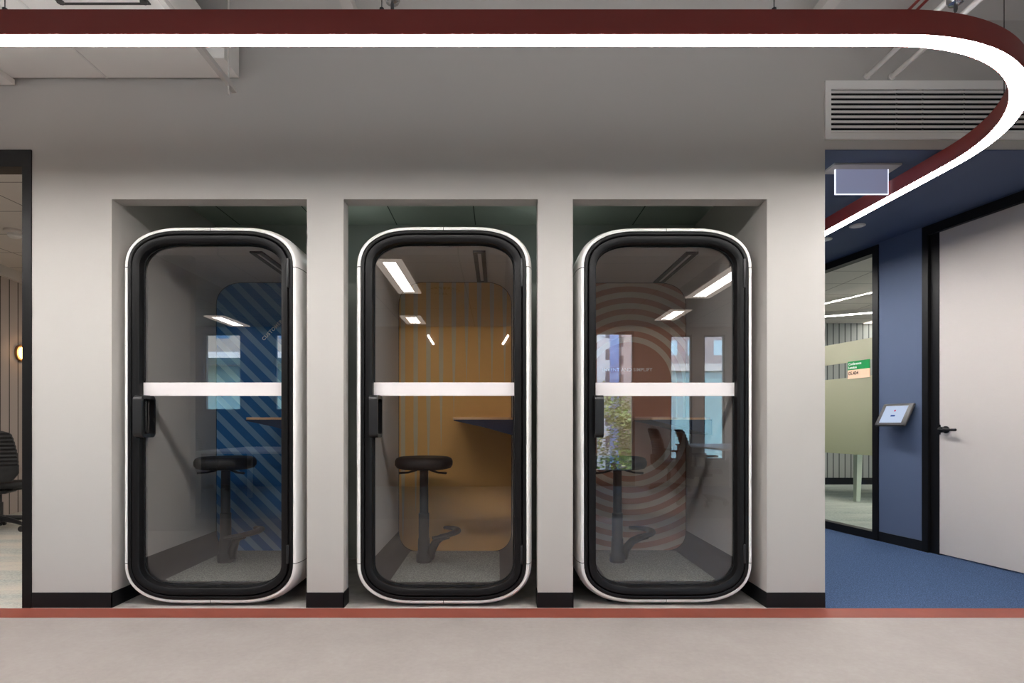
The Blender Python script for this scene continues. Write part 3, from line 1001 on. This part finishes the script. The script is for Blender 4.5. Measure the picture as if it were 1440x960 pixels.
# tablet
t = thing('wall_tablet', 'grey framed tablet with a lit pale blue screen on the blue wall', 'tablet')
TB = AW @ Matrix.Translation((0.27, 0.0, 1.145))
t.matrix_world = TB
tilt = Matrix.Translation((0, 0.075, 0.0)) @ Matrix.Rotation(math.radians(28), 4, 'X') @ Matrix.Rotation(math.radians(0), 4, 'Z')
hs = MB(); hs.rbox(-0.155, 0.155, -0.012, 0.012, -0.11, 0.11, 0.010, mtx=tilt)
hs.build('housing', M['dark_grey'], t, True)
sc_ = MB(); sc_.box(-0.112, 0.112, 0.0122, 0.0132, -0.082, 0.082, tilt)
scr = sc_.build('screen', M['screen'], t)
u = MB(); u.lathe([(0.009, 0), (0.009, 0.0006)], 18, mtx=tilt @ Matrix.Translation((0, 0.0133, 0.035)) @ ry); u.build('red_dot', M['ui_red'], scr)
u = MB(); u.box(-0.022, 0.022, 0.0133, 0.0138, -0.022, -0.008, tilt); u.build('button', M['ui_blue'], scr)
MB().rbox(-0.05, 0.05, 0.0, 0.07, -0.05, 0.03, 0.01).build('bracket', M['black_plastic'], t, True)

# exit sign
t = thing('exit_sign', 'blank edge-lit acrylic exit sign hanging from the blue corridor ceiling', 'sign', (2.35, 3.75, 2.72))
MB().box(-0.215, 0.215, -0.07, 0.07, -0.012, 0.0).build('ceiling_plate', M['white_paint'], t)
MB().box(-0.168, 0.168, -0.004, 0.004, -0.170, -0.012).build('acrylic_panel', M['acrylic'], t)
e = MB()
e.box(-0.172, -0.168, -0.005, 0.005, -0.174, -0.012); e.box(0.168, 0.172, -0.005, 0.005, -0.174, -0.012); e.box(-0.168, 0.168, -0.005, 0.005, -0.174, -0.170)
e.build('lit_edge', M['acrylic_edge'], t)

for (x, y), lab in [((3.0, 4.84), 'round recessed downlight in the blue ceiling beside the light band'), ((2.93, 5.2), 'round recessed downlight in the blue ceiling at the grey wall edge')]:
    t = thing('downlight', lab, 'downlight', (x, y, 2.72), 0, 'corridor downlights')
    MB().lathe([(0.05, -0.006), (0.06, -0.004), (0.06, 0.0)], 28).build('trim_ring', M['white_paint'], t, True)
    MB().lathe([(0.045, -0.0075), (0.045, -0.006)], 24).build('lens', M['vent'], t)

# conference room beyond the glass
struct(MB().prism([(4.4, 3.5), (7.6, 3.5), (7.6, 10.5), (2.6, 10.5), (2.68, 9.9)], -0.08, 0.0, 'z').build('floor_conference', M['conf_carpet']))
struct(MB().box(2.2, 7.6, 3.57, 10.5, 2.86, 2.95).build('ceiling_conference', M['tile']))
struct(MB().box(2.2, 7.6, 10.3, 10.4, 0, 2.86).build('wall_conference_back', M['groove_conf']), 'grey grooved panel wall of the meeting room')
struct(MB().box(2.2, 7.6, 10.29, 10.3, 0.001, 0.12).build('baseboard_conference', M['black_skirt']))
struct(MB().box(7.5, 7.6, 3.57, 10.5, 0, 2.86).build('wall_conference_right', M['wall']))
def linear(loc, l, rz, label):
    t = thing('linear_light', label, 'ceiling light', loc, rz, 'meeting room linear lights')
    MB().box(-0.035, 0.035, -l / 2, l / 2, 0.0, 0.06).build('housing', M['white_paint'], t)
    MB().box(-0.034, 0.034, -l / 2 + 0.01, l / 2 - 0.01, -0.004, -0.0005).build('diffuser', M['tube'], t)
    for s in (-1, 1):
        MB().tube([(0, s * l * 0.4, 0.06), (0, s * l * 0.4, 2.858 - loc[2])], 0.003, 6).build('suspension_cable', M['steel'], t)
linear((5.0, 8.2, 2.62), 1.9, math.radians(60), 'suspended linear light in the meeting room, nearer the glass')
linear((5.6, 6.6, 2.66), 1.9, math.radians(60), 'suspended linear light in the meeting room, behind the door')
for k, (xx, yy) in enumerate([(5.4, 6.2), (6.6, 8.2), (6.7, 9.6), (6.2, 5.0)]):  # ceiling panels added out of sight to raise the meeting room light
    troffer((xx, yy, 2.859), 0.3, 1.2, 'added fill light of the meeting room out of view behind the door', group='meeting room fill lights', strength=M['meeting_fill'])
# meeting table
t = thing('meeting_table', 'meeting table with pale slanted legs behind the frosted glass', 'table', (5.75, 8.6, 0))
MB().prism(rrect(-0.9, 0.9, -0.7, 0.7, 0.05), 0.71, 0.74, 'z').build('tabletop', M['white_table'], t)
for sx in (-1, 1):
    for sy in (-1, 1):
        MB().tube([(sx * 0.72, sy * 0.5, 0.71), (sx * 0.80, sy * 0.60, 0.0)], [0.058, 0.042], 4).build('leg', M['leg_paint'], t)

# ------------------------------------------------------------------ space behind the camera (seen reflected in the pod glass)
BZ, BY = 2.75, -3.14
struct(MB().box(-7, 7, BY, 1.07, BZ, BZ + 0.1).build('ceiling_office', M['tile']), 'white tiled office ceiling reflected in the glass')
struct(MB().box(-7, 7, 0.97, 1.07, BZ + 0.1, CEIL + 0.1).build('wall_bulkhead', M['wall']))
struct(MB().box(-7, -3.07, 0.97, 1.07, 0, BZ).build('wall_opposite', M['opp_wall']))
struct(MB().box(-5.4, -5.3, BY, 0.97, 0, BZ).build('wall_office_left', M['opp_wall']))
struct(MB().box(4.05, 4.15, BY, 1.6, 0, BZ).build('wall_office_right', M['wall']))
K = 0.01225
WINS = [(-5.07, -4.43, 1.30, 2.64), (-3.86, -3.3, 1.30, 2.64), (1.69, 2.36, 0.25, 2.66), (2.98, 3.37, 0.45, 2.62), (3.56, 3.94, 0.45, 2.62)]
xs = [-5.4] + [q for wv in WINS for q in wv[:2]] + [4.15]
xs[5:5] = [-2.4, -2.4]
for part, (lo, hi, mt_) in enumerate([(-9, -2.4, M['opp_navy']), (-2.4, 3.0, M['curtain']), (3.0, 9, M['white_paint'])]):
    wb = MB()
    for i in range(0, len(xs), 2):
        if lo <= (xs[i] + xs[i + 1]) / 2 < hi:
            wb.box(xs[i], xs[i + 1], BY - 0.15, BY, 0, BZ)
    for a, b, z0, z1 in WINS:
        if lo <= (a + b) / 2 < hi:
            wb.box(a, b, BY - 0.15, BY, 0, z0)
            wb.box(a, b, BY - 0.15, BY, z1, BZ)
    struct(wb.build('wall_office_window_side', mt_))
for i, (a, b, z0, z1) in enumerate(WINS):
    wo = bpy.data.objects.new('window_%d' % (i + 2), None); C.objects.link(wo); wo.location = (0, BY, 0)
    struct(wo)
    f = MB()
    f.box(a, a + 0.03, -0.1, -0.04, z0, z1); f.box(b - 0.03, b, -0.1, -0.04, z0, z1)
    f.box(a + 0.03, b - 0.03, -0.1, -0.04, z0, z0 + 0.03); f.box(a + 0.03, b - 0.03, -0.1, -0.04, z1 - 0.03, z1)
    f.build('window_frame', M['win_frame'], wo)
    g = MB(); g.bm.faces.new([g.bm.verts.new(p) for p in [(a + 0.03, -0.07, z0 + 0.03), (b - 0.03, -0.07, z0 + 0.03), (b - 0.03, -0.07, z1 - 0.03), (a + 0.03, -0.07, z1 - 0.03)]])
    g.build('glass_pane', M['clear'], wo)
struct(MB().box(2.37, 2.97, BY, BY + 0.02, 0.0, 1.2).build('trim_7', M['white_table']), 'white low panel between the office windows')
o = MB().box(-5.3, -2.6, BY, BY + 0.02, 0.0, 1.29).build('trim_6', M['opp_navy']); struct(o, 'navy panel below the office windows')
G = 'office ceiling lights reflected in the pod glass'
troffer((-1.125, 0.165, BZ), 0.14, 1.36, 'recessed ceiling light reflected large in the ochre pod glass', group=G)
troffer((-1.36, -2.5, BZ), 0.17, 0.55, 'recessed ceiling light reflected small in the ochre pod glass', group=G)
troffer((2.65, -0.05, BZ), 0.17, 1.4, 'recessed ceiling light reflected at the top right of the terracotta pod glass', group=G)
troffer((2.69, -2.05, BZ), 0.17, 0.7, 'recessed ceiling light reflected in the middle of the terracotta pod glass', group=G)
troffer((-4.4, -2.6, BZ), 0.17, 0.8, 'recessed ceiling light reflected in the blue pod glass', group=G)
t = thing('ceiling_diffuser', 'round swirl air diffuser in a square plate reflected in the ochre pod glass', 'vent', (-0.68, -0.45, BZ))
MB().box(-0.25, 0.25, -0.25, 0.25, -0.008, 0).build('plate', M['white_paint'], t)
MB().lathe([(0.2, -0.009), (0.2, -0.0082)], 32).build('throat', M['dark_void'], t)
bl = MB()
for k in range(20):
    a = 2 * PI * k / 20
    bl.box(0.04, 0.195, -0.007, 0.007, -0.018, -0.0095, Matrix.Rotation(a, 4, 'Z'))
bl.lathe([(0.04, -0.02), (0.04, -0.0095)], 20)
bl.build('swirl_blades', M['white_paint'], t)
for i, (px, sl) in enumerate([(606, 1), (711, -1)]):  # added glowing tubes stand in for slanted bright marks in the reflection
    x0 = (px - 700) * K
    o = MB().tube([(x0 - sl * 0.05, BY + 0.015, 2.60), (x0 + sl * 0.05, BY + 0.015, 2.44)], 0.014, 10).build('glow_tube', M['tube'])
    tag(o, 'short slanted glowing tube standing in for a bright mark reflected in the ochre pod glass, ' + ('left' if i == 0 else 'right') + ' one of two', 'wall light', 'glowing bright mark tubes')

def office_table(loc, sx, sy, label):
    t = thing('office_table', label, 'table', loc)
    MB().prism(rrect(-sx, sx, -sy, sy, 0.04), 0.715, 0.74, 'z').build('tabletop', M['white_table'], t)
    for a in (-1, 1):
        for b in (-1, 1):
            MB().box(a * (sx - 0.06) - 0.03, a * (sx - 0.06) + 0.03, b * (sy - 0.06) - 0.03, b * (sy - 0.06) + 0.03, 0.0, 0.714).build('leg', M['white_paint'], t)
office_table((-2.95, -0.85, 0), 0.72, 0.8, 'white office table reflected in the blue pod glass')
office_table((3.5, -1.7, 0), 0.5, 1.25, 'white office table reflected in the terracotta pod glass')
GC = 'office chairs reflected in the pod glass'
dup(chair0, (2.72, -2.35, 0), math.radians(-8), 'black ribbed-back office chair reflected in the terracotta pod glass, left one of two', GC)
dup(chair0, (2.70, -0.85, 0), math.radians(6), 'black ribbed-back office chair reflected in the terracotta pod glass, right one of two', GC)
dup(chair0, (-4.35, -2.1, 0), math.radians(-30), 'black office chair reflected low in the blue pod glass', GC)

# outside the office windows
def building(x0, x1, y, depth, z0, z1, mat, label):
    t = thing('building', label, 'building', ((x0 + x1) / 2, y, z0))
    w_ = (x1 - x0) / 2
    MB().box(-w_, w_, -depth, 0, 0, z1 - z0).build('facade', mat, t)
    MB().box(-w_ - 0.15, w_ + 0.15, -depth - 0.15, 0.15, z1 - z0, z1 - z0 + 0.4).build('roof_edge', M['white_paint'], t)
building(6.7, 7.7, -33, 6, -12, 14, M['fac_white'], 'white tower with dark balconies reflected through the left window of the terracotta pod')
building(9.3, 11.6, -44, 6, -12, 22, M['fac_blue'], 'blue glass tower reflected in the terracotta pod glass')
building(8.5, 9.6, -33, 0.8, -12, 16, M['fac_brown'], 'brown tower reflected in the terracotta pod glass beside the blue tower')
building(10.5, 16.5, -31, 6, -12, 9.0, M['fac_grid'], 'gridded apartment block reflected at the right of the terracotta pod glass')
building(8.5, 15.0, -25, 4, -12, 4.0, M['fac_teal'], 'low teal block reflected at the right of the terracotta pod glass')
building(-15, -8.6, -17, 6, -12, 12, M['fac_stone'], 'stone building with blue windows reflected in the blue pod glass')
o = MB().box(-13, -6.0, -15.2, -13, 3.35, 3.55).build('canopy', M['white_table']); tag(o, 'white canopy roof reflected in the blue pod glass', 'canopy')
building(-13.0, -6.5, -15.4, 1.2, -12, 3.3, M['fac_teal'], 'glazed storey below the white canopy reflected in the blue pod glass')

t = thing('tree', 'leafy green tree reflected in the left of the terracotta pod glass', 'tree', (3.2, -9.2, -4.0))
MB().tube([(0, 0, 0), (0.05, 0, 2.0), (0, 0.05, 4.0)], [0.16, 0.13, 0.08], 12).build('trunk', M['bark'], t, True)
cr = MB()
cl = [(random.uniform(-1.2, 1.0), random.uniform(-0.7, 0.7), random.uniform(2.4, 5.7)) for _ in range(56)]
for cxx, cyy, czz in cl:
    for k in range(170):
        p = Vector((random.gauss(0, 0.2), random.gauss(0, 0.2), random.gauss(0, 0.2)))
        p += Vector((cxx, cyy, czz))
        mt = Matrix.Translation(p) @ Matrix.Rotation(random.uniform(0, 6.3), 4, 'Z') @ Matrix.Rotation(random.uniform(-1.2, 1.2), 4, 'X')
        s = random.uniform(0.035, 0.07)
        vs = [cr.bm.verts.new(mt @ Vector(q)) for q in [(-s, 0, 0), (0, -s * 0.5, 0), (s, 0, 0), (0, s * 0.5, 0)]]
        cr.bm.faces.new(vs)
me = bpy.data.meshes.new('crown'); cr.bm.to_mesh(me); cr.bm.free(); me.materials.append(M['leaves'])
o = bpy.data.objects.new('crown', me); C.objects.link(o); o.parent = t

# added fill lamps brightening the alcove, unseen behind the two narrow wall piers
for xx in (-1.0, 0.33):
    L = bpy.data.lights.new('alcove_fill', 'POINT')
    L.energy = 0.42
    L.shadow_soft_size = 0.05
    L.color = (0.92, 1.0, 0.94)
    o = bpy.data.objects.new('alcove_fill', L)
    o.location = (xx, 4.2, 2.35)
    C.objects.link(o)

# ------------------------------------------------------------------ world
wd = bpy.data.worlds.new('world')
sc.world = wd
wd.use_nodes = True
nt = wd.node_tree
nt.nodes.clear()
sky = nt.nodes.new('ShaderNodeTexSky')
sky.sky_type = 'NISHITA'
sky.sun_disc = False
sky.sun_elevation = math.radians(50)
sky.sun_rotation = math.radians(0)
bg = nt.nodes.new('ShaderNodeBackground')
bg.inputs[1].default_value = 2.7
wo = nt.nodes.new('ShaderNodeOutputWorld')
nt.links.new(sky.outputs[0], bg.inputs[0])
nt.links.new(bg.outputs[0], wo.inputs[0])

sc.view_settings.view_transform = 'Standard'
sc.view_settings.look = 'None'
sc.view_settings.exposure = 0.0
sc.cycles.max_bounces = 10
sc.cycles.diffuse_bounces = 6
sc.cycles.glossy_bounces = 4
sc.cycles.transparent_max_bounces = 16
sc.cycles.caustics_reflective = False
sc.cycles.caustics_refractive = False
sc.cycles.sample_clamp_indirect = 4.0
sc.cycles.use_denoising = True
